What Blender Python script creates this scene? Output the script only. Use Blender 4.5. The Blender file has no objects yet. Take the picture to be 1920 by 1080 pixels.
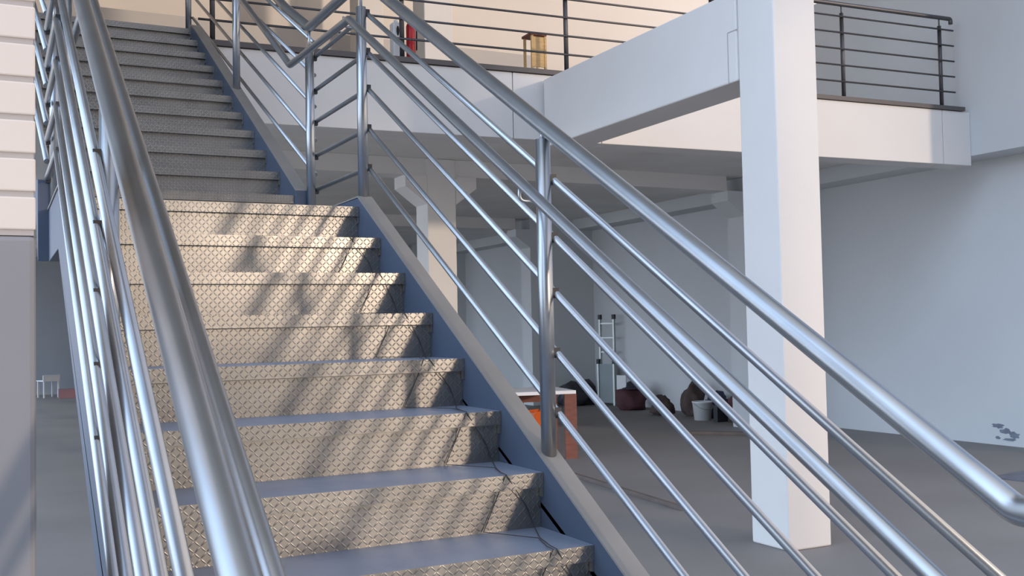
import bpy, bmesh, math, random
from mathutils import Vector, Matrix
random.seed(7)
S = bpy.context.scene
COL = S.collection

# ------------------------------------------------------------------ camera, sky, sun, exposure
cam_d = bpy.data.cameras.new('camera')
cam = bpy.data.objects.new('camera', cam_d)
COL.objects.link(cam)
YAW, PIT, ROL = 0.4654556, 0.0379144, -0.0204024
fw = Vector((math.sin(YAW)*math.cos(PIT), math.cos(YAW)*math.cos(PIT), math.sin(PIT)))
r0 = Vector((math.cos(YAW), -math.sin(YAW), 0))
u0 = r0.cross(fw)
rt = r0*math.cos(ROL) + u0*math.sin(ROL)
up = -r0*math.sin(ROL) + u0*math.cos(ROL)
M = Matrix((rt, up, -fw)).transposed().to_4x4()
M.translation = Vector((-1.5114, -2.5276, 0.6187))
cam.matrix_world = M
cam_d.sensor_width = 36
cam_d.lens = 1934.18/1920*36
cam_d.clip_start = 0.05
cam_d.clip_end = 300
S.camera = cam

W = bpy.data.worlds.new('sky')
S.world = W
W.use_nodes = True
nt = W.node_tree
nt.nodes.clear()
out = nt.nodes.new('ShaderNodeOutputWorld')
bg = nt.nodes.new('ShaderNodeBackground')
tc = nt.nodes.new('ShaderNodeTexCoord')
sp = nt.nodes.new('ShaderNodeSeparateXYZ')
rp = nt.nodes.new('ShaderNodeValToRGB')
nt.links.new(tc.outputs['Generated'], sp.inputs[0])
nt.links.new(sp.outputs['Z'], rp.inputs[0])
e = rp.color_ramp.elements
e[0].position = 0.0
e[0].color = (1.10, 0.96, 0.83, 1)
m0_ = e.new(0.10)
m0_.color = (0.56, 0.55, 0.53, 1)
e[1].position = 0.75
e[1].color = (0.30, 0.46, 0.80, 1)
m_ = e.new(0.22)
m_.color = (0.50, 0.58, 0.70, 1)
# warm haze low in the sky round the sun
vd = nt.nodes.new('ShaderNodeVectorMath')
vd.operation = 'DOT_PRODUCT'
vd.inputs[1].default_value = Vector((0.72, -0.68, 0.10)).normalized()
nt.links.new(tc.outputs['Generated'], vd.inputs[0])
cl = nt.nodes.new('ShaderNodeMath')
cl.operation = 'MAXIMUM'
cl.inputs[1].default_value = 0.0
nt.links.new(vd.outputs['Value'], cl.inputs[0])
pw = nt.nodes.new('ShaderNodeMath')
pw.operation = 'POWER'
pw.inputs[1].default_value = 4.0
nt.links.new(cl.outputs[0], pw.inputs[0])
hz = nt.nodes.new('ShaderNodeMixRGB')
hz.blend_type = 'ADD'
hz.inputs[2].default_value = (1.0, 0.74, 0.52, 1)
nt.links.new(pw.outputs[0], hz.inputs[0])
nt.links.new(rp.outputs[0], hz.inputs[1])
# bluer, brighter sky away from the sun on the open left side
vb = nt.nodes.new('ShaderNodeVectorMath')
vb.operation = 'DOT_PRODUCT'
vb.inputs[1].default_value = Vector((-0.97, 0.10, 0.27)).normalized()
nt.links.new(tc.outputs['Generated'], vb.inputs[0])
cb_ = nt.nodes.new('ShaderNodeMath')
cb_.operation = 'MAXIMUM'
cb_.inputs[1].default_value = 0.0
nt.links.new(vb.outputs['Value'], cb_.inputs[0])
pb = nt.nodes.new('ShaderNodeMath')
pb.operation = 'POWER'
pb.inputs[1].default_value = 2.0
nt.links.new(cb_.outputs[0], pb.inputs[0])
hb = nt.nodes.new('ShaderNodeMixRGB')
hb.blend_type = 'ADD'
hb.inputs[2].default_value = (1.95, 2.55, 3.4, 1)
nt.links.new(pb.outputs[0], hb.inputs[0])
nt.links.new(hz.outputs[0], hb.inputs[1])
nt.links.new(hb.outputs[0], bg.inputs[0])
nt.links.new(bg.outputs[0], out.inputs[0])
bg.inputs[1].default_value = 1.05

SUN_M, SUN_E = 0.40, 0.16          # sideways and downward travel per metre of +y
sun_d = bpy.data.lights.new('sun', 'SUN')
sun_d.energy = 1.22
sun_d.color = (1.0, 0.80, 0.62)
sun_d.angle = math.radians(2.6)
sun = bpy.data.objects.new('sun', sun_d)
COL.objects.link(sun)
sun.location = (9, -15, 4)
sun.rotation_euler = Vector((-SUN_M, 1, -SUN_E)).to_track_quat('-Z', 'Y').to_euler()

S.view_settings.view_transform = 'Standard'
S.view_settings.look = 'None'
S.view_settings.exposure = 0.2
S.view_settings.gamma = 1.0
S.view_settings.use_curve_mapping = False

# ------------------------------------------------------------------ materials
def srgb(r, g, b):
    f = lambda c: (c/255/12.92) if c/255 <= 0.04045 else ((c/255+0.055)/1.055)**2.4
    return (f(r), f(g), f(b), 1)

def mat(name, col, rough=0.6, metal=0.0, noise=0.0, nscale=3.0, bump=0.0, bscale=40.0, spec=None, stretch=None):
    m = bpy.data.materials.new(name)
    m.use_nodes = True
    t = m.node_tree
    b = t.nodes['Principled BSDF']
    b.inputs['Roughness'].default_value = rough
    b.inputs['Metallic'].default_value = metal
    if spec is not None:
        b.inputs['Specular IOR Level'].default_value = spec
    tc = t.nodes.new('ShaderNodeTexCoord')
    src = tc.outputs['Object']
    if stretch:
        mp = t.nodes.new('ShaderNodeMapping')
        mp.inputs['Scale'].default_value = stretch
        t.links.new(src, mp.inputs[0])
        src = mp.outputs[0]
    if noise > 0:
        n = t.nodes.new('ShaderNodeTexNoise')
        n.inputs['Scale'].default_value = nscale
        n.inputs['Detail'].default_value = 5
        t.links.new(src, n.inputs['Vector'])
        r = t.nodes.new('ShaderNodeValToRGB')
        r.color_ramp.elements[0].position = 0.3
        r.color_ramp.elements[1].position = 0.7
        r.color_ramp.elements[0].color = tuple(c*(1-noise) for c in col[:3]) + (1,)
        r.color_ramp.elements[1].color = tuple(min(1, c*(1+noise)) for c in col[:3]) + (1,)
        t.links.new(n.outputs['Fac'], r.inputs[0])
        t.links.new(r.outputs[0], b.inputs['Base Color'])
    else:
        b.inputs['Base Color'].default_value = col
    if bump > 0:
        n2 = t.nodes.new('ShaderNodeTexNoise')
        n2.inputs['Scale'].default_value = bscale
        t.links.new(src, n2.inputs['Vector'])
        bp = t.nodes.new('ShaderNodeBump')
        bp.inputs['Strength'].default_value = bump
        bp.inputs['Distance'].default_value = 0.01
        t.links.new(n2.outputs['Fac'], bp.inputs['Height'])
        t.links.new(bp.outputs[0], b.inputs['Normal'])
    return m

def checker_plate(name, col, rough):
    """galvanised plate with raised lozenges, alternating direction cell by cell"""
    m = mat(name, col, rough, 0.84, 0.10, 5.0)
    t = m.node_tree
    L = t.links
    b = t.nodes['Principled BSDF']
    tc = t.nodes.new('ShaderNodeTexCoord')
    sx = t.nodes.new('ShaderNodeSeparateXYZ')
    L.new(tc.outputs['Object'], sx.inputs[0])
    def mth(op, a, bb=None):
        n = t.nodes.new('ShaderNodeMath')
        n.operation = op
        for i, v in enumerate((a, bb)):
            if v is None:
                continue
            if isinstance(v, (int, float)):
                n.inputs[i].default_value = v
            else:
                L.new(v, n.inputs[i])
        return n.outputs[0]
    P = 0.016
    u = mth('DIVIDE', sx.outputs['X'], P)
    v = mth('DIVIDE', mth('ADD', sx.outputs['Y'], sx.outputs['Z']), P)
    cu, cv = mth('FLOOR', u), mth('FLOOR', v)
    fu, fv = mth('SUBTRACT', mth('FRACT', u), 0.5), mth('SUBTRACT', mth('FRACT', v), 0.5)
    par = mth('SUBTRACT', mth('MULTIPLY', mth('MODULO', mth('ABSOLUTE', mth('ADD', cu, cv)), 2.0), 2.0), 1.0)
    fv2 = mth('MULTIPLY', fv, par)
    a = mth('DIVIDE', mth('ADD', fu, fv2), 0.85)
    c = mth('DIVIDE', mth('SUBTRACT', fu, fv2), 0.22)
    d = mth('ADD', mth('MULTIPLY', a, a), mth('MULTIPLY', c, c))
    h = mth('MAXIMUM', mth('SUBTRACT', 1.0, d), 0.0)
    bp = t.nodes.new('ShaderNodeBump')
    bp.inputs['Strength'].default_value = 0.33
    bp.inputs['Distance'].default_value = 0.0035
    L.new(h, bp.inputs['Height'])
    L.new(bp.outputs[0], b.inputs['Normal'])
    return m

WHITE = srgb(222, 218, 214)
MT = dict(
    white=mat('white_paint', WHITE, 0.75, 0, 0.025, 1.2, 0.06, 60),
    wall=mat('wall_paint', srgb(208, 210, 211), 0.8, 0, 0.03, 0.8, 0.08, 40),
    wall_shade=mat('wall_shade_grey', srgb(196, 192, 190), 0.8, 0, 0.03, 1.0),  # shadow tone of the upper back wall, put in as a colour
    soffit=mat('painted_soffit', srgb(226, 222, 216), 0.85, 0, 0.06, 1.5, 0.1, 30),
    added_screen=mat('dark_screen_grey', srgb(64, 62, 58), 0.9, 0, 0.1, 2.0),  # colour of the added dark screen behind the camera
    cream=mat('cream_paint', srgb(230, 223, 217), 0.8, 0, 0.02, 1.0),
    roof=mat('roof_sheet', srgb(132, 130, 122), 0.8, 0, 0.06, 1.5),
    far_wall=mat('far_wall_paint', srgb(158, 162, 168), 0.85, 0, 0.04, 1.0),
    floor=mat('screed', srgb(134, 129, 125), 0.7, 0, 0.10, 0.7, 0.1, 25),
    ground=mat('outdoor_ground', srgb(216, 200, 182), 0.9, 0, 0.15, 0.6, 0.2, 12),
    tread=checker_plate('checker_plate', srgb(152, 149, 144), 0.36),
    tread_top=mat('sky_tinted_tread_top', srgb(134, 142, 158), 0.5, 0.3, 0.08, 6.0, 0.05, 30),  # duller tops; blue of the reflected sky is put into the colour
    galv=mat('galvanised_tube', srgb(166, 169, 172), 0.32, 0.9, 0.07, 7.0),
    cap=mat('lit_flange_steel', srgb(150, 144, 137), 0.5, 0.3, 0.06, 5),  # warm light on the flange top put into a paler colour
    stringer=mat('stringer_steel', srgb(76, 86, 103), 0.5, 0.1, 0.08, 4.0),
    rail=mat('dark_rail_steel', srgb(92, 90, 92), 0.45, 0.7, 0.05, 6),
    flash=mat('dark_flashing', srgb(96, 92, 92), 0.6, 0.3),
    cable=mat('black_cable', srgb(52, 48, 48), 0.6),
    red=mat('red_paint', srgb(190, 30, 38), 0.35),
    black=mat('black_plastic', srgb(34, 36, 42), 0.5),
    plastic=mat('white_plastic', srgb(226, 226, 226), 0.45),
    yellow_wood=mat('pale_wood', srgb(206, 172, 120), 0.7, 0, 0.12, 9, stretch=(1, 1, 8)),
    brown=mat('brown_wood', srgb(118, 72, 60), 0.7, 0, 0.15, 6, stretch=(1, 1, 6)),
    dark_wood=mat('weathered_timber', srgb(104, 92, 86), 0.8, 0, 0.15, 6),
    dull_red=mat('dull_red_card', srgb(138, 104, 110), 0.8),
    sheet=mat('grey_sheet', srgb(140, 152, 154), 0.5),
    orange=mat('orange_plastic', srgb(222, 104, 40), 0.45),
    tarp=mat('dark_tarpaulin', srgb(52, 52, 58), 0.5, 0, 0.15, 8, 0.4, 12),
    alu=mat('aluminium', srgb(176, 182, 178), 0.4, 0.6),
    maroon=mat('maroon_fabric', srgb(84, 50, 54), 0.8, 0, 0.15, 9, 0.4, 20),
    sack=mat('brown_sack', srgb(82, 68, 64), 0.85, 0, 0.2, 9, 0.5, 20),
    navy=mat('dark_blue_fabric', srgb(56, 60, 84), 0.8, 0, 0.15, 9, 0.4, 20),
    stain=mat('grey_stain', srgb(122, 128, 142), 0.85, 0, 0.2, 14),
    steel_plate=mat('steel_plate', srgb(110, 112, 122), 0.6, 0.3, 0.15, 5),
    panel_pink=mat('cream_cladding', srgb(216, 206, 198), 0.8, 0, 0.02, 2),
    panel_grey=mat('lower_shaft_grey', srgb(138, 138, 142), 0.85, 0, 0.06, 2.5),  # one even grey, darker than the boards above it
    groove=mat('grey_groove', srgb(176, 170, 168), 0.85),
    bark=mat('tree_bark', srgb(88, 72, 58), 0.9, 0, 0.2, 10, 0.5, 15),
    leaf=mat('tree_leaf', srgb(70, 98, 46), 0.6, 0, 0.25, 2.0),
)

# ------------------------------------------------------------------ mesh helpers
class MB:
    def __init__(self):
        self.bm = bmesh.new()
    def box(self, a, b, rot=None, at=None):
        x0, y0, z0 = a
        x1, y1, z1 = b
        co = [(x, y, z) for x in (x0, x1) for y in (y0, y1) for z in (z0, z1)]
        if rot is not None:
            R = Matrix.Rotation(rot[0], 4, rot[1])
            co = [tuple(R @ Vector(c)) for c in co]
        if at is not None:
            co = [tuple(Vector(c)+Vector(at)) for c in co]
        v = [self.bm.verts.new(c) for c in co]
        for f in ((0, 1, 3, 2), (4, 6, 7, 5), (0, 4, 5, 1), (2, 3, 7, 6), (0, 2, 6, 4), (1, 5, 7, 3)):
            self.bm.faces.new([v[i] for i in f])
        return self
    def prism(self, pts, x0, x1, axis='X'):
        """closed polygon of (a,b) pairs extruded along an axis"""
        def mk(p, t):
            if axis == 'X':
                return (t, p[0], p[1])
            if axis == 'Y':
                return (p[0], t, p[1])
            return (p[0], p[1], t)
        A = [self.bm.verts.new(mk(p, x0)) for p in pts]
        B = [self.bm.verts.new(mk(p, x1)) for p in pts]
        self.bm.faces.new(A)
        self.bm.faces.new(B[::-1])
        n = len(pts)
        for i in range(n):
            self.bm.faces.new((A[i], B[i], B[(i+1) % n], A[(i+1) % n]))
        return self
    def hexa(self, bottom, top):
        A = [self.bm.verts.new(c) for c in bottom]
        B = [self.bm.verts.new(c) for c in top]
        n = len(A)
        self.bm.faces.new(A[::-1])
        self.bm.faces.new(B)
        for i in range(n):
            self.bm.faces.new((A[i], A[(i+1) % n], B[(i+1) % n], B[i]))
        return self
    def tube(self, path, r, n=14, rads=None):
        P = [Vector(p) for p in path]
        k = len(P)
        rings = []
        up = None
        for i in range(k):
            if i == 0:
                d = (P[1]-P[0]).normalized()
            elif i == k-1:
                d = (P[-1]-P[-2]).normalized()
            else:
                d = ((P[i]-P[i-1]).normalized() + (P[i+1]-P[i]).normalized()).normalized()
            if up is None:
                ref = Vector((0, 0, 1)) if abs(d.z) < 0.9 else Vector((1, 0, 0))
                up = (ref - d*ref.dot(d)).normalized()
            else:
                up = (up - d*up.dot(d)).normalized()
            side = d.cross(up)
            st = 1.0
            if 0 < i < k-1:
                c = d.dot((P[i]-P[i-1]).normalized())
                st = 1/max(c, 0.5)
            rr = rads[i] if rads else r
            rings.append([self.bm.verts.new(P[i] + up*(math.cos(2*math.pi*j/n)*rr) + side*(math.sin(2*math.pi*j/n)*rr)) for j in range(n)])
        for i in range(k-1):
            for j in range(n):
                f = self.bm.faces.new((rings[i][j], rings[i][(j+1) % n], rings[i+1][(j+1) % n], rings[i+1][j]))
                f.smooth = True
        self.bm.faces.new(rings[0][::-1])
        self.bm.faces.new(rings[-1])
        return self
    def lathe(self, prof, c=(0, 0, 0), n=24):
        """profile of (radius, z); closed at both ends"""
        c = Vector(c)
        rings = []
        for r, z in prof:
            rings.append([self.bm.verts.new(c+Vector((r*math.cos(2*math.pi*j/n), r*math.sin(2*math.pi*j/n), z))) for j in range(n)])
        for i in range(len(rings)-1):
            for j in range(n):
                f = self.bm.faces.new((rings[i][j], rings[i][(j+1) % n], rings[i+1][(j+1) % n], rings[i+1][j]))
                f.smooth = True
        self.bm.faces.new(rings[0][::-1])
        self.bm.faces.new(rings[-1])
        return self
    def blob(self, c, size, seed, lump=0.25, freq=2.2, top=9.0, sub=3):
        """lumpy closed surface resting on z = c.z"""
        from mathutils import noise
        r = bmesh.ops.create_icosphere(self.bm, subdivisions=sub, radius=1.0)
        for v in r['verts']:
            p = v.co.copy()
            k = 1 + lump*noise.noise(p*freq + Vector((seed*3.1, seed*1.7, seed)))*1.6
            q = Vector((p.x*size[0]*k, p.y*size[1]*k, max(p.z, -0.55)*size[2]*k))
            v.co = Vector(c) + q + Vector((0, 0, size[2]*0.55))
            if v.co.z > top:
                v.co.z = top + (v.co.z-top)*0.05
            if v.co.z < c[2]:
                v.co.z = c[2]
        for f in self.bm.faces:
            f.smooth = True
        return self
    def build(self, name, m, parent=None, loc=None, bevel=0.0):
        bmesh.ops.recalc_face_normals(self.bm, faces=self.bm.faces[:])
        me = bpy.data.meshes.new(name)
        self.bm.to_mesh(me)
        self.bm.free()
        o = bpy.data.objects.new(name, me)
        COL.objects.link(o)
        if m is not None:
            me.materials.append(MT[m] if isinstance(m, str) else m)
        if parent is not None:
            o.parent = parent
        if loc is not None:
            o.location = loc
        if bevel > 0:
            b = o.modifiers.new('edge', 'BEVEL')
            b.width = bevel
            b.segments = 2
            b.limit_method = 'ANGLE'
            b.angle_limit = math.radians(40)
        return o

def tag(o, label, cat, group=None, kind=None):
    o['label'] = label
    o['category'] = cat
    if group:
        o['group'] = group
    if kind:
        o['kind'] = kind
    return o

def structure(o):
    o['kind'] = 'structure'
    return o

def thing(name, label, cat, loc=(0, 0, 0), rz=0, group=None):
    o = bpy.data.objects.new(name, None)
    o.empty_display_size = 0.2
    COL.objects.link(o)
    o.location = loc
    o.rotation_euler = (0, 0, rz)
    return tag(o, label, cat, group)

def arc(a, b, c, r, n=6):
    """points rounding the corner b of a-b-c with radius r"""
    a, b, c = Vector(a), Vector(b), Vector(c)
    d1, d2 = (a-b).normalized(), (c-b).normalized()
    ang = d1.angle(d2)
    t = min(r/math.tan(ang/2), (a-b).length*0.45, (c-b).length*0.45)
    p, q = b+d1*t, b+d2*t
    return [tuple(p*(1-s)**2 + b*2*s*(1-s) + q*s*s) for s in [i/n for i in range(n+1)]]

def rounded(pts, r, n=6):
    o = [pts[0]]
    for i in range(1, len(pts)-1):
        o += arc(pts[i-1], pts[i], pts[i+1], r, n)
    o.append(pts[-1])
    return o

# ------------------------------------------------------------------ dimensions
G, H = 0.2918, 0.17
SL = H/G
FLOOR = -0.89
DECK = 3.06
SOFF = 2.70
WST = 1.21                                   # stair width between the webs
Y_L0, Y_L1 = 7*G, 3.0                        # landing
Z_L = 7*H
yd = lambda x: 6.11 - 0.0528*(x-1.4)         # face of the balcony edge
xs = lambda y: -0.05 - 0.017*(y-3.0)         # the upper flight is a hair off line

# ------------------------------------------------------------------ setting
structure(MB().box((-4, -4, FLOOR-0.2), (9.5, 27.4, FLOOR)).build('floor', 'floor'))
structure(MB().box((9.1, 4.2, FLOOR), (9.5, 27, 2.5)).build('wall_right', 'wall'))
structure(MB().box((8.65, 4.2, 2.5), (9.5, 27, 5.0)).build('wall_upper_right', 'wall'))
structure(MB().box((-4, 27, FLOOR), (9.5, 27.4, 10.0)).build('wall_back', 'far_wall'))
structure(MB().box((-4, 12.9, DECK), (18, 13.1, 10.0)).build('wall_upper_back', 'cream'))
structure(MB().box((-4, 12.0, DECK), (6.35, 12.08, 4.98)).build('shade_band_panel', 'wall_shade'))  # grey panel painted in as the shadow low on the upper back wall

structure(MB().box((-60, -60, FLOOR-0.25), (60, 60, FLOOR-0.015)).build('floor_outside', 'ground'))
structure(MB().box((-16, -23, FLOOR), (5.5, -22, 17)).build('dark_front_screen', 'added_screen'))  # unseen, added as something dark for the upper flight to reflect
structure(MB().box((-4.2, 3.2, DECK), (-4, 27, 10.0)).build('left_sky_screen', 'roof'))  # unseen, added to keep the left sky out of the upper tubes
structure(MB().box((-4, 1.5, 10.0), (9.5, 27.4, 10.3)).build('ceiling', 'roof'))

# balcony
bal = thing('balcony', 'long white balcony with deep edge beam and dark steel lip over the ground floor', 'balcony', (1.4, 6.11, SOFF))
def bpart(mb, name, m, bevel=0.0):
    o = mb.build(name, m, bal, bevel=bevel)
    o.matrix_parent_inverse = Matrix.Translation((-1.4, -6.11, -SOFF))
    return o
P4 = lambda x0, x1, f, b: [(x0, yd(x0)+f), (x1, yd(x1)+f), (x1, yd(x1)+b), (x0, yd(x0)+b)]
def slab4(x0, x1, f, b, z0, z1):
    q = P4(x0, x1, f, b)
    return [(x, y, z0) for x, y in q], [(x, y, z1) for x, y in q]
mb = MB()
mb.hexa([(-4, yd(-4)+0.31, SOFF), (8.645, yd(8.65)+0.31, SOFF), (8.645, 26.99, SOFF), (-4, 26.99, SOFF)],
        [(-4, yd(-4)+0.31, DECK), (8.645, yd(8.65)+0.31, DECK), (8.645, 26.99, DECK), (-4, 26.99, DECK)])
bpart(mb, 'deck_slab', 'soffit')
eb = thing('edge_beam', 'white edge beam in panels along the front of the balcony under the dark lip', 'beam', (1.4, 6.11, 2.385))
cuts = [-4, 2.84, 3.774, 8.22, 8.65]
for i in range(len(cuts)-1):
    mb = MB()
    mb.hexa(*slab4(cuts[i]+0.004, cuts[i+1]-0.004, 0, 0.3, 2.385, 3.01))
    o = mb.build('panel', 'white', eb, bevel=0.006)
    o.matrix_parent_inverse = Matrix.Translation((-1.4, -6.11, -2.385))
mb = MB()
mb.hexa(*slab4(-4, 8.55, -0.025, 0.3, 3.015, DECK))
bpart(mb, 'steel_lip', 'flash')

# concrete frame
def column(name, x0, x1, y0, y1, z0, z1, label, grp=None):
    mb = MB()
    mb.box((x0-(x0+x1)/2, y0-(y0+y1)/2, 0), (x1-(x0+x1)/2, y1-(y0+y1)/2, z1-z0))
    o = mb.build(name, 'white', None, ((x0+x1)/2, (y0+y1)/2, z0), 0.012)
    return tag(o, label, 'column', grp)
nc = column('concrete_column', 3.141, 3.51, 2.767, 3.137, FLOOR, 10.0, 'big square white column in front that the sloping beam end rests on')
mb = MB()
mb.box((3.165-3.3255, 3.137-2.952, 2.33+0.89), (3.486-3.3255, 3.245-2.952, 2.67+0.89))
mb.build('corbel', 'white', nc)
mb = MB()
mb.prism([(3.15, 2.31), (5.985, 2.31), (5.985, 2.955), (3.15, 2.955)], 3.141, 3.51)
o = mb.build('concrete_beam', 'white', None, None, 0.012)
tag(o, 'white concrete beam running from the big front column back to the balcony edge', 'beam')
mb = MB()
mb.prism(rounded([(3.143, 2.675), (3.25, 2.675), (3.25, 2.31)], 0.01, 2) + [(3.243, 2.31), (3.243, 2.668), (3.143, 2.668)], 3.1385, 3.1415)
mb.build('joint_line', 'groove', o)

def portal(y, zb, zt, xr, label_b, label_c):
    zt -= 0.002
    c = column('concrete_column', 3.2, 3.58, y, y+0.38, FLOOR, zt, label_c)
    mb = MB()
    # haunches either side of the head
    x0, x1 = 3.2, 3.58
    hx = 0.28
    for s, xa in ((1, x1), (-1, x0)):
        pts = [(xa, zb-0.35), (xa+s*hx, zb-0.14), (xa+s*hx, zb), (xa, zb)]
        mb.prism([(px-3.39, pz-FLOOR) for px, pz in pts], -0.19, 0.19, 'Y')
    mb.build('haunch', 'white', c)
    for xa, xb in ((-4, 3.2), (3.58, xr)):
        mb = MB()
        mb.box((xa, y+0.02, zb), (xb, y+0.36, zt))
        b = mb.build('ceiling_beam', 'white')
        tag(b, label_b[0] if xa < 0 else label_b[1], 'beam')
    # pier against the right wall, with its own haunch
    mb = MB()
    mb.box((xr+0.3, y, FLOOR), (9.1, y+0.4, zt))
    mb.prism([(xr+0.3, zb-0.35), (xr, zb-0.14), (xr, zb), (xr+0.3, zb)], y, y+0.38, 'Y')
    return mb

pm = portal(9.1, 2.49, SOFF, 7.78, ('white ceiling beam under the balcony left of its nearest inner column', 'white haunched ceiling beam just behind the balcony edge, right of the inner column'),
       'white inner column under the balcony, seen through the right stair railing')
tag(pm.build('wall_pier', 'wall'), 'white pier on the right wall behind the big front column', 'pier')
pm = portal(15.0, 2.49, SOFF, 7.40, ('white ceiling beam of the second row under the balcony, left of the column', 'lower white ceiling beam of the second row seen below the nearer beam'),
       'white column of the second row, hidden behind the steps under the balcony')
tag(pm.build('wall_pier', 'wall'), 'white pier on the right wall seen just left of the middle railing post', 'pier')
pm = portal(21.2, 2.49, SOFF, 7.40, ('farthest white ceiling beam at left of the far column', 'farthest white ceiling beam deep under the balcony'),
       'white column of the farthest row deep under the balcony')
tag(pm.build('wall_pier', 'wall'), 'farthest white pier on the right wall deep under the balcony', 'pier')
column('concrete_column', 3.2, 3.58, 9.1, 9.48, DECK, 10.0, 'bright sunlit white column standing on the balcony behind the red cylinder')
column('concrete_column', 3.12, 3.5, 15-3.6, 15-3.22, DECK, 10.0, 'farther white column on the balcony seen left of the landing posts')

# striped column on the left edge
sc = thing('pilaster', 'pale grooved pilaster with grey lower half at the left edge beside the steps', 'pilaster', (-1.66, -0.25, FLOOR))
X0, X1 = -0.24, 0.215
top0 = 0.80-FLOOR
MB().box((X0, -0.25, 0), (X1, 0.2, top0)).build('lower_shaft', 'panel_grey', sc, None, 0.01)
z = top0
k = 0
while z < 3.2:
    a = z+0.010
    b = z+0.069
    MB().box((X0, -0.25, a), (X1, 0.2, b)).build('cladding_board', 'panel_pink', sc, None, 0.003)
    z += 0.069
    k += 1
MB().box((X0+0.004, -0.246, top0), (X1-0.003, 0.196, z)).build('core', 'groove', sc)

# ------------------------------------------------------------------ staircase
st = thing('staircase', 'galvanised checker plate staircase of two flights climbing to the balcony', 'staircase', (-0.6, -1.17, FLOOR))
INV = Matrix.Translation((0.6, 1.17, -FLOOR))
def spart(mb, name, m, bevel=0.0, parent=st):
    o = mb.build(name, m, parent, bevel=bevel)
    if parent is st:
        o.matrix_parent_inverse = INV
    return o
TH = 0.005
def step(y, z, xl, xr, depth, zprev):
    """plate with a folded front lip, and the riser tucked behind the lip"""
    mb = MB()
    mb.prism([(y, z), (y+depth, z), (y+depth, z-TH), (y+TH, z-TH), (y+TH, z-0.045), (y, z-0.045)], xl, xr)
    mb.box((xr-0.006, y+0.003, z-0.075), (xr, y+0.02, z-0.004))
    o = spart(mb, 'tread', 'tread')
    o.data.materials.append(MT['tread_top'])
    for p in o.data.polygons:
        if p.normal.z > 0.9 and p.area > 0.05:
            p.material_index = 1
    mb = MB()
    mb.box((xl, y+0.022, zprev), (xr, y+0.027, z-0.006))
    spart(mb, 'riser', 'tread')
for k in range(-4, 7):
    step(k*G, k*H, -WST, 0, G+0.022, (k-1)*H if k > -4 else FLOOR)
step(Y_L0, Z_L, -WST, 0, Y_L1-Y_L0+0.022, Z_L-H)
N2 = 11
for j in range(N2):
    y = Y_L1 + j*G
    z = Z_L + (j+1)*H
    step(y, z, -WST+xs(y), xs(y), (G+0.022 if j < N2-1 else 0.33), z-H)

def stringer(x, sgn, flight):
    """rectangular hollow section running under the posts"""
    t, dp = 0.035, 0.24
    if flight == 1:
        topl = [(-1.62, FLOOR), (-1.60, SL*-1.60+t), (Y_L0+0.02, Z_L+t+0.01), (Y_L1-0.02, Z_L+t+0.01)]
        bot = [(Y_L1-0.02, Z_L+t-dp), (Y_L0+0.12, Z_L+t-dp), ((FLOOR-t+dp)/SL, FLOOR)]
    else:
        y0, y1 = Y_L1-0.02, 6.0
        zl = lambda y: Z_L+H+SL*(y-Y_L1)
        topl = [(y0, Z_L+t+0.01), (y0, zl(y0)+t), (y1-0.15, zl(y1-0.15)+t), (y1-0.05, DECK+t)]
        bot = [(y1-0.05, DECK+t-dp-0.06), (y1-0.15, zl(y1-0.15)+t-dp), (y0+0.1, zl(y0+0.1)+t-dp-0.03), (y0, Z_L+t-dp)]
    xa, xb = sorted((x, x+sgn*0.062))
    mb = MB()
    mb.prism(topl+bot, xa, xb)
    if flight == 2:
        for v in mb.bm.verts:
            v.co.x += xs(v.co.y)
    o = spart(mb, 'stringer', 'stringer', 0.003)
    mb = MB()
    ca, cb = sorted((x-sgn*0.002, x+sgn*0.068))
    for (ya, za), (yb, zb_) in zip(topl[1:-1], topl[2:]):
        if yb-ya > 0.05:
            mb.prism([(ya, za+0.001), (yb, zb_+0.001), (yb, zb_+0.008), (ya, za+0.008)], ca, cb)
    if flight == 2:
        for v in mb.bm.verts:
            v.co.x += xs(v.co.y)
    spart(mb, 'lit_top_flange', 'cap', 0, o)  # paler strip laid on to show the flange top as lit
stringer(0.001, 1, 1)
stringer(-WST-0.001, -1, 1)
stringer(0.001, 1, 2)
stringer(-WST-0.001, -1, 2)

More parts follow.
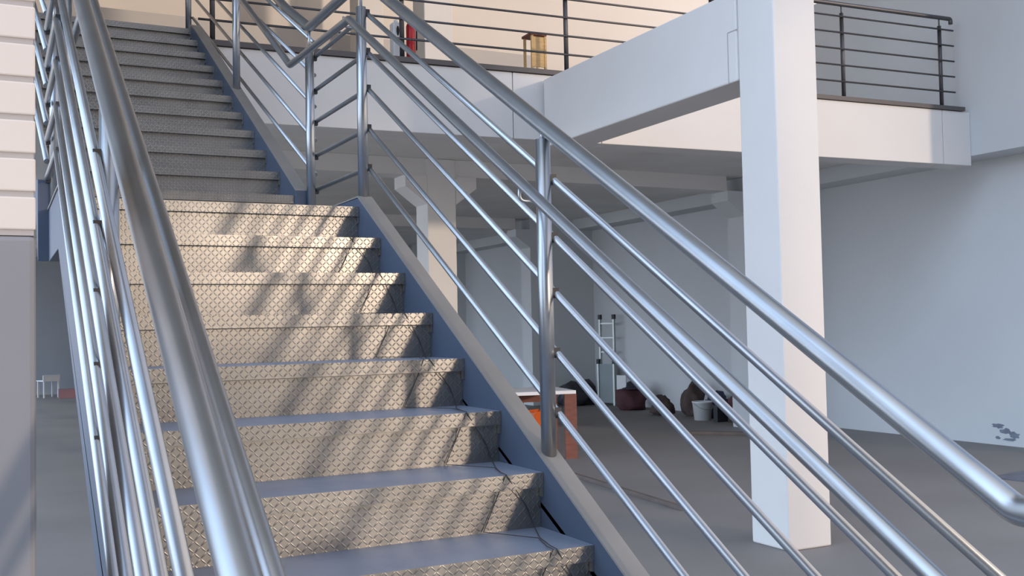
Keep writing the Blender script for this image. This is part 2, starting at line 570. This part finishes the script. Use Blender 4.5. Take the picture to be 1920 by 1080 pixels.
# ------------------------------------------------------------------ stair railings
OFFB = (0.163, 0.351, 0.539, 0.714, 0.898)
def railing(side):
    """side = 1 right, -1 left; X(d) measures outward from the web"""
    base = 0.0 if side == 1 else -WST
    RB = 0.0115 if side == 1 else 0.0138
    X = lambda d: base + side*d
    def X2(d, y):
        f = min(max((y-3.0)/0.25, 0), 1)
        return X(d) + f*xs(y)
    lab = ('galvanised tube railing on the right side of the stairs, beside the open hall' if side == 1 else
           'galvanised tube railing on the left side of the stairs, nearest the camera')
    root = thing('stair_railing', lab, 'railing', (X(0.04), -1.4, FLOOR))
    inv = Matrix.Translation((-X(0.04), 1.4, -FLOOR))
    def part(mb, name, m='galv', parent=None):
        o = mb.build(name, m, parent or root)
        if parent is None:
            o.matrix_parent_inverse = inv
        return o
    zn1 = lambda y: SL*y
    zn2 = lambda y: Z_L+H+SL*(y-Y_L1)
    # posts: (y, foot z, top z)
    posts = [(-1.43, FLOOR, zn1(-1.43)+0.90), (0.317, zn1(0.317)+0.02, 1.208), (2.08, Z_L+0.035, Z_L+0.95),
             (2.97, Z_L+0.035, Z_L+0.98), (4.5, zn2(4.5)+0.02, zn2(4.5)+0.98), (6.22, DECK, DECK+0.98)]
    pp = {}
    for i, (y, za, zb) in enumerate(posts):
        d = 0.035
        x = X2(d, y)
        mb = MB()
        mb.tube([(x, y, za), (x, y, zb)], 0.0245, 18)
        p = part(mb, 'post')
        pp[i] = p
        mb = MB()
        top = (zn1(y)+1.065 if y < 2.2 else Z_L+1.09 if y < 3.1 else zn2(y)+1.065)
        if i == 5:
            top = DECK+1.06
        if top - zb > 0.02:
            mb.tube([(x, y, zb-0.002), (x, y, top-0.015)], 0.008, 10)
            s = part(mb, 'stub', 'galv', p)
        if i in (1, 2, 4):
            # J bracket carrying the lower handrail
            zz = (zn1(y) if y < 2.2 else zn2(y))+0.886
            xi = X2(-0.05, y)
            mb = MB()
            mb.tube(rounded([(x, y, zz-0.06), (xi, y, zz-0.06), (xi, y, zz-0.012)], 0.02), 0.006, 8)
            part(mb, 'bracket', 'galv', p)
    # top handrail
    q = 0.04
    pts = [(X(q), -1.72, zn1(-1.33)+1.065), (X(q), -1.33, zn1(-1.33)+1.065), (X(q), 2.06, zn1(2.06)+1.07), (X(q), 2.98, Z_L+1.10),
           (X2(q, 3.28), 3.28, zn2(3.12)+1.05), (X2(q, 6.0), 6.0, zn2(5.9)+1.065), (X2(q, 6.3), 6.3, DECK+1.07)]
    mb = MB()
    mb.tube(rounded(pts, 0.06), 0.0262, 20)
    part(mb, 'top_handrail')
    # lower inner handrail, one length per flight with a level piece at the landing
    q = -0.05
    pts = [(X(q), -1.60, zn1(-1.30)+0.886), (X(q), -1.30, zn1(-1.30)+0.886), (X(q), 2.0, zn1(2.0)+0.886), (X(q), 3.06, Z_L+0.90),
           (X2(q, 3.34), 3.34, zn2(3.18)+0.87), (X2(q, 5.95), 5.95, zn2(5.9)+0.886), (X2(q, 6.25), 6.25, DECK+0.89)]
    mb = MB()
    mb.tube(rounded(pts, 0.04), 0.0185, 16)
    part(mb, 'lower_handrail')
    # five thin bars a flight, clipped to the outside of the posts
    for ob in OFFB:
        q = 0.07
        zl = Z_L+ob+0.03
        mb = MB()
        mb.tube(rounded([(X(q), -1.46, zn1(-1.46)+ob), (X(q), 2.10, zn1(2.10)+ob), (X(q), 2.14, zl), (X(q), 2.95, zl+0.01)], 0.03), RB, 14)
        part(mb, 'rail_bar')
        mb = MB()
        mb.tube([(X2(q, 3.0), 3.0, zn2(2.96)+ob-0.02), (X2(q, 6.22), 6.22, zn2(6.0)+ob-0.03)], RB, 14)
        part(mb, 'rail_bar')
        for y in (0.317,):
            mb = MB()
            z = zn1(y)+ob
            xa, xb = sorted((X(0.05), X(0.075)))
            mb.box((xa, y-0.014, z-0.016), (xb, y+0.014, z+0.016))
            part(mb, 'clip', 'black', pp[1])
        for i, y in ((2, 2.08), (3, 2.97)):
            mb = MB()
            xa, xb = sorted((X(0.05), X(0.075)))
            mb.box((xa, y-0.012, zl-0.014), (xb, y+0.012, zl+0.014))
            part(mb, 'clip', 'black', pp[i])
    return root
railing(1)
railing(-1)

# ------------------------------------------------------------------ balcony railing
br = thing('balcony_railing', 'dark steel balcony railing with five thin bars along the upper edge', 'railing', (0.15, yd(0.15), DECK))
brinv = Matrix.Translation((-0.15, -yd(0.15), -DECK))
def bpt(mb, name, m='rail'):
    o = mb.build(name, m, br)
    o.matrix_parent_inverse = brinv
    return o
yr = lambda x: yd(x)+0.02
for x in (0.12, 1.77, 3.42, 5.1, 6.81, 8.24):
    mb = MB()
    mb.tube([(x, yr(x), DECK), (x, yr(x), DECK+0.93)], 0.022, 14)
    bpt(mb, 'post')
    mb = MB()
    mb.tube([(x, yr(x), DECK+0.92), (x, yr(x), DECK+1.01)], 0.008, 10)
    bpt(mb, 'stub')
for k in range(5):
    z = DECK+0.165+0.18*k
    mb = MB()
    mb.tube([(0.0, yr(0.0)-0.03, z), (8.42, yr(8.42)-0.03, z)], 0.0105, 10)
    bpt(mb, 'rail_bar')
mb = MB()
mb.tube(rounded([(0.0, yr(0), DECK+1.03), (8.42, yr(8.42), DECK+1.03), (8.42, yr(8.42), DECK+0.97)], 0.03), 0.024, 14)
bpt(mb, 'handrail')

# ------------------------------------------------------------------ cable down the steps
def cable(xoff, seed):
    rnd = random.Random(seed)
    pts = []
    for k in range(6, -3, -1):
        y, z = k*G, k*H
        apex = -0.135 + rnd.uniform(-0.02, 0.02)
        pts.append((apex+xoff, y+0.03, z+0.006))
        pts.append((apex+xoff, y-0.006, z+0.004))
        if xoff > 0:
            pts.append((-0.05, y+0.018, z-H*0.62))
            pts.append((-0.03, y+0.012, z-H+0.006))
        else:
            pts.append((apex-0.035, y+0.018, z-H*0.5))
            pts.append((apex-0.075, y+0.014, z-H+0.006))
        pts.append((apex*0.6+xoff-0.02, y-0.15, z-H+0.006))
    return pts
cb = thing('electric_cable', 'thin dark twin cable trailing down the right side of the lower steps', 'cable', (-0.13, 1.7, 1.02))
inv = Matrix.Translation((0.13, -1.7, -1.02))
for xo, sd in ((0.006, 1), (-0.006, 2)):
    mb = MB()
    mb.tube(cable(xo, sd), 0.0015, 6)
    o = mb.build('strand', 'cable', cb)
    o.matrix_parent_inverse = inv

# ------------------------------------------------------------------ things on the balcony
t = thing('fire_extinguisher', 'red cylinder with dark valve standing at the balcony edge by a railing post', 'extinguisher', (1.88, yd(1.88)+0.09, DECK))
MB().lathe([(0.036, 0), (0.042, 0.01), (0.042, 0.31), (0.034, 0.335), (0.016, 0.35)], n=20).build('cylinder', 'red', t)
MB().lathe([(0.016, 0.35), (0.016, 0.375), (0.022, 0.38), (0.022, 0.40)], n=14).build('valve', 'black', t)
MB().box((-0.035, -0.008, 0.40), (0.012, 0.008, 0.412)).box((-0.035, -0.006, 0.425), (0.018, 0.006, 0.436), ).build('lever', 'black', t)
MB().tube(rounded([(0.02, 0, 0.39), (0.06, 0, 0.38), (0.055, 0, 0.1)], 0.03), 0.007, 8).build('hose', 'black', t)
t = thing('plastic_canister', 'slim white canister with black hand hole left of the red cylinder', 'canister', (1.755, yd(1.755)+0.13, DECK))
MB().box((-0.045, -0.05, 0), (0.045, 0.05, 0.34)).build('body', 'plastic', t, None, 0.012)
MB().lathe([(0.018, 0.34), (0.018, 0.365), (0.014, 0.37)], n=14).build('cap', 'plastic', t)
mb = MB()
mb.prism([(0.013*math.cos(a*math.pi/8), 0.26+0.045*math.sin(a*math.pi/8)) for a in range(16)], -0.0525, -0.049, 'Y')
mb.build('hand_hole', 'black', t)
t = thing('wooden_stool', 'small pale wooden stool on the balcony behind the railing, above the beam end', 'stool', (3.30, yd(3.3)+0.42, DECK))
MB().box((-0.10, -0.10, 0.43), (0.08, 0.10, 0.455)).build('seat', 'brown', t, None, 0.004)
for sx in (-0.085, 0.06):
    for sy in (-0.085, 0.07):
        MB().box((sx, sy, 0), (sx+0.022, sy+0.022, 0.43)).build('leg', 'yellow_wood', t)
MB().box((-0.063, -0.078, 0.12), (0.06, -0.066, 0.42)).build('front_panel', 'yellow_wood', t)

# ------------------------------------------------------------------ things on the ground floor
t = thing('workbench', 'site workbench with pale top and red-brown leg panels behind the middle railing post', 'workbench', (4.05, 8.2, FLOOR), math.radians(-12))
MB().box((-0.46, -0.42, 0.735), (0.46, 0.42, 0.775)).build('top', 'plastic', t, None, 0.004)
for s in (-1, 1):
    MB().box((s*0.40-0.02-0.05, -0.40, 0), (s*0.40+0.02+0.05, -0.36, 0.735)).build('leg_panel', 'brown', t)
    MB().box((s*0.40-0.07, 0.36, 0), (s*0.40+0.07, 0.40, 0.735)).build('leg_panel', 'brown', t)
MB().box((-0.33, 0.37, 0.60), (0.33, 0.39, 0.73)).build('rear_rail', 'brown', t)
t = thing('plastic_crate', 'orange plastic crate on the floor beyond the pale topped workbench', 'crate', (5.86, 11.4, FLOOR), math.radians(20))
mb = MB()
mb.box((-0.2, -0.15, 0), (0.2, 0.15, 0.02))
for s in (-1, 1):
    mb.box((-0.2, s*0.15-0.008, 0.02), (0.2, s*0.15+0.008, 0.22))
    mb.box((s*0.2-0.008, -0.142, 0.02), (s*0.2+0.008, 0.142, 0.22))
mb.build('body', 'orange', t)
for s in (-1, 1):
    MB().box((-0.215, s*0.158-0.012, 0.205), (0.215, s*0.158+0.012, 0.235)).build('rim', 'orange', t)
mb = MB()
mb.blob((0, 0, 0), (0.40, 0.30, 0.30), 3, 0.35, 1.6)
tag(mb.build('tarpaulin_heap', 'tarp', None, (8.45, 14.6, FLOOR)), 'dark tarpaulin heap by the wall just right of the middle railing post', 'tarpaulin')

t = thing('extension_ladder', 'upright aluminium ladder with black caps leaning on the right wall', 'ladder', (8.86, 14.15, FLOOR), math.radians(-62))
for s in (-1, 1):
    MB().box((s*0.15-0.016, -0.03, 0.0), (s*0.15+0.016, 0.03, 1.66)).build('stile', 'alu', t)
    MB().box((s*0.15-0.025, -0.036, 1.62), (s*0.15+0.025, 0.036, 1.71)).build('cap', 'black', t)
    MB().box((s*0.17-0.016, -0.09, 0.0), (s*0.17+0.016, -0.04, 0.80)).build('stile', 'alu', t)
    MB().box((s*0.17-0.024, -0.096, 0.78), (s*0.17+0.024, -0.036, 0.87)).build('cap', 'black', t)
for i in range(6):
    MB().box((-0.134, -0.02, 0.18+0.27*i), (0.134, 0.02, 0.205+0.27*i)).build('rung', 'alu', t)
MB().box((-0.154, -0.07, 0.05), (0.154, -0.06, 0.78)).build('backing_sheet', 'sheet', t)
mb = MB()
mb.box((-0.1, -0.012, 0), (0.1, 0.012, 0.58))
o = mb.build('offcut_board', 'plastic', None, (8.82, 13.62, FLOOR), 0.003)
o.rotation_euler = (0, 0, math.radians(-62))
tag(o, 'pale board standing on the floor against the foot of the ladder', 'board')
mb = MB()
mb.blob((0, 0, 0), (0.28, 0.24, 0.32), 11, 0.3, 2.0, 0.36)
tag(mb.build('tool_bag', 'maroon', None, (8.62, 13.0, FLOOR)), 'maroon bag on the floor right of the ladder', 'bag')
mb = MB()
mb.lathe([(0.20, 0), (0.205, 0.012), (0.13, 0.03), (0.115, 0.11), (0.07, 0.135)], n=22)
tag(mb.build('hat', 'tarp', None, (8.62, 12.93, FLOOR+0.372)), 'black hat lying on top of the maroon bag', 'hat')

# heap by the wall
for nm, m, loc, size, sd, lab in (
        ('cement_sack', 'sack', (8.42, 11.75, FLOOR), (0.18, 0.18, 0.20), 21, 'leftmost brown sack of the heap, next to the floor edge left of the white bucket'),
        ('cement_sack', 'sack', (8.72, 11.28, FLOOR), (0.20, 0.18, 0.32), 22, 'tallest brown sack of the heap behind the white bucket'),
        ('clothes_bundle', 'navy', (8.82, 10.80, FLOOR), (0.20, 0.17, 0.27), 23, 'dark blue bundle of clothes behind the white bucket'),
        ('tool_bag', 'maroon', (8.78, 10.05, FLOOR), (0.24, 0.26, 0.36), 24, 'dark red bag at the right end of the heap by the big column')):
    mb = MB()
    mb.blob((0, 0, 0), size, sd, 0.35, 2.2)
    tag(mb.build(nm, m, None, loc), lab, 'sack' if 'sack' in nm else 'bag' if 'bag' in nm else 'bundle')
t = thing('bucket', 'white plastic bucket on the floor in front of the dark heap', 'bucket', (8.38, 10.62, FLOOR))
mb = MB()
mb.lathe([(0.13, 0), (0.155, 0.27), (0.163, 0.272), (0.163, 0.29), (0.15, 0.29), (0.125, 0.02)], n=26)
mb.build('body', 'plastic', t)
MB().tube([(0.165*math.cos(a), -0.165*math.sin(a)*0.55-0.06*math.sin(a), 0.265-0.10*math.sin(a)) for a in [i*math.pi/10 for i in range(11)]], 0.005, 6).build('handle', 'alu', t)
t = thing('toolbox', 'narrow black box standing right of the white bucket', 'box', (8.42, 10.22, FLOOR))
MB().box((-0.10, -0.05, 0), (0.10, 0.05, 0.26)).build('body', 'black', t, None, 0.006)
MB().tube(rounded([(-0.05, 0, 0.26), (-0.05, 0, 0.30), (0.05, 0, 0.30), (0.05, 0, 0.26)], 0.015), 0.007, 8).build('handle', 'black', t)
mb = MB()
mb.box((-0.02, -0.03, 0), (0.02, 0.03, 0.62))
o = mb.build('timber_batten', 'orange', None, (8.42, 9.78, FLOOR))
o.rotation_euler = (0, math.radians(22), math.radians(40))
tag(o, 'short orange batten leaning on the dark red bag by the big column', 'batten')

def floor_bar(a, b, w, h, m, name, label, cat):
    a, b = Vector(a), Vector(b)
    d = b-a
    L = d.length
    mb = MB()
    mb.box((0, -w/2, 0), (L, w/2, h))
    o = mb.build(name, m, None, (a.x, a.y, FLOOR), 0.003)
    o.rotation_euler = (0, 0, math.atan2(d.y, d.x))
    return tag(o, label, cat)
floor_bar((3.70, 6.66), (3.46, 4.36), 0.045, 0.035, 'dark_wood', 'steel_bar', 'dark bar lying on the floor in front of the workbench', 'bar')
floor_bar((6.98, 9.02), (7.9, 7.98), 0.10, 0.045, 'dark_wood', 'timber_plank', 'weathered plank lying on the floor before the white bucket', 'plank')
mb = MB()
mb.box((-0.45, -0.32, 0), (0.45, 0.32, 0.012))
o = mb.build('steel_plate', 'steel_plate', None, (7.35, 3.95, FLOOR), 0.002)
o.rotation_euler = (0, 0, math.radians(8))
tag(o, 'dark flat plate on the floor at the far right', 'plate')
# scuffed patch on the right wall
mb = MB()
def patch(cy, cz, ry, rz, seed):
    rnd = random.Random(seed)
    pts = []
    for i in range(16):
        a = i*math.pi/8
        k = rnd.uniform(0.65, 1.2)
        pts.append((cy+ry*k*math.cos(a), cz+rz*k*math.sin(a)))
    mb.prism(pts, 9.094, 9.1)
patch(5.86, -0.665, 0.085, 0.03, 1)
patch(5.76, -0.72, 0.07, 0.035, 2)
patch(5.65, -0.755, 0.075, 0.04, 3)
patch(5.72, -0.815, 0.085, 0.02, 4)
patch(5.87, -0.805, 0.03, 0.018, 5)
tag(mb.build('wall_stain', 'stain'), 'blue-grey scuffed stain low on the right wall', 'stain')

# far left, deep under the balcony
t = thing('plastic_chair', 'small pale plastic chair far away under the balcony, left of the stairs', 'chair', (-0.32, 25.6, FLOOR), math.radians(200))
MB().box((-0.21, -0.21, 0.40), (0.21, 0.21, 0.43)).build('seat', 'plastic', t, None, 0.01)
MB().box((-0.21, 0.18, 0.43), (0.21, 0.21, 0.56)).build('backrest', 'plastic', t, None, 0.01)
for sx in (-0.19, 0.16):
    for sy in (-0.19, 0.16):
        MB().box((sx, sy, 0), (sx+0.03, sy+0.03, 0.40)).build('leg', 'plastic', t)
mb = MB()
mb.box((-0.22, -0.16, 0), (0.22, 0.16, 0.22))
tag(mb.build('cardboard_box', 'dull_red', None, (0.10, 25.0, FLOOR), 0.006), 'low reddish box far away under the balcony beside the pale chair', 'box')

# ------------------------------------------------------------------ tree outside, right of and behind the camera
def tree(loc, label, crown, seed, wisps):
    tr = thing('tree', label, 'tree', loc)
    cx, cz = crown[0][0], crown[0][2]
    MB().tube([(0, 0, 0), (0.05, 0.02, cz*0.3), (cx*0.5-0.02, 0.05, cz*0.55), (cx+0.05, 0, cz*0.85), (cx, 0, cz+0.4)], 0.14, 12, [0.19, 0.15, 0.13, 0.09, 0.04]).build('trunk', 'bark', tr)
    for dx, dy, dz, r in ((-0.6, 0.2, 0.1, 0.06), (0.6, -0.3, 0.2, 0.06), (-0.3, -0.6, 0.4, 0.05), (0.3, 0.6, 0.4, 0.05)):
        a = Vector((cx*0.5, 0.03, cz*0.6))
        b = Vector((cx+dx*crown[1][0], dy*crown[1][1], cz+dz*crown[1][2]))
        MB().tube([a, (a+b)/2+Vector((0, 0, 0.12)), b], r, 8, [r, r*0.7, r*0.3]).build('branch', 'bark', tr)
    mb = MB()
    rnd = random.Random(seed)
    def cluster(c, rad, n, s):
        for _ in range(n):
            d = Vector((rnd.gauss(0, 1), rnd.gauss(0, 1), rnd.gauss(0, 1))).normalized()*rnd.random()**0.4
            p = Vector((c[0]+d.x*rad[0], c[1]+d.y*rad[1], c[2]+d.z*rad[2]))
            nn = Vector((rnd.gauss(0, 1), rnd.gauss(0, 1), rnd.gauss(0, 1))).normalized()
            a = nn.orthogonal().normalized()
            b = nn.cross(a)
            k = s*rnd.uniform(0.7, 1.3)
            mb.bm.faces.new([mb.bm.verts.new(p+a*k*u+b*k*v) for u, v in ((1, 0), (0.2, 0.5), (-0.9, 0.25), (-0.9, -0.25), (0.2, -0.5))])
    cluster(crown[0], crown[1], crown[2], 0.10)
    for c, rad, n in wisps(rnd):
        cluster(c, rad, n, 0.10)
    o = mb.build('foliage', 'leaf', tr)
    o['kind'] = 'stuff'
tree((6.0, -12, FLOOR), 'leafy tree outside the building whose shade dapples the steps', ((0.0, 0, 5.95), (2.35, 1.5, 1.65), 10500), 5,
     lambda r: [((r.uniform(-2.2, -0.4), r.uniform(-0.9, 0.9), r.uniform(3.0, 4.1)), (0.24, 0.34, 0.15), 45) for _ in range(6)])
tree((10.9, -17.0, FLOOR), 'unseen tree added outside to shade the edge beam, right of the tree shading the steps', ((-0.3, 0, 7.6), (1.75, 1.2, 0.66), 3800), 9, lambda r: [])  # second tree, added only to shade the left part of the edge beam
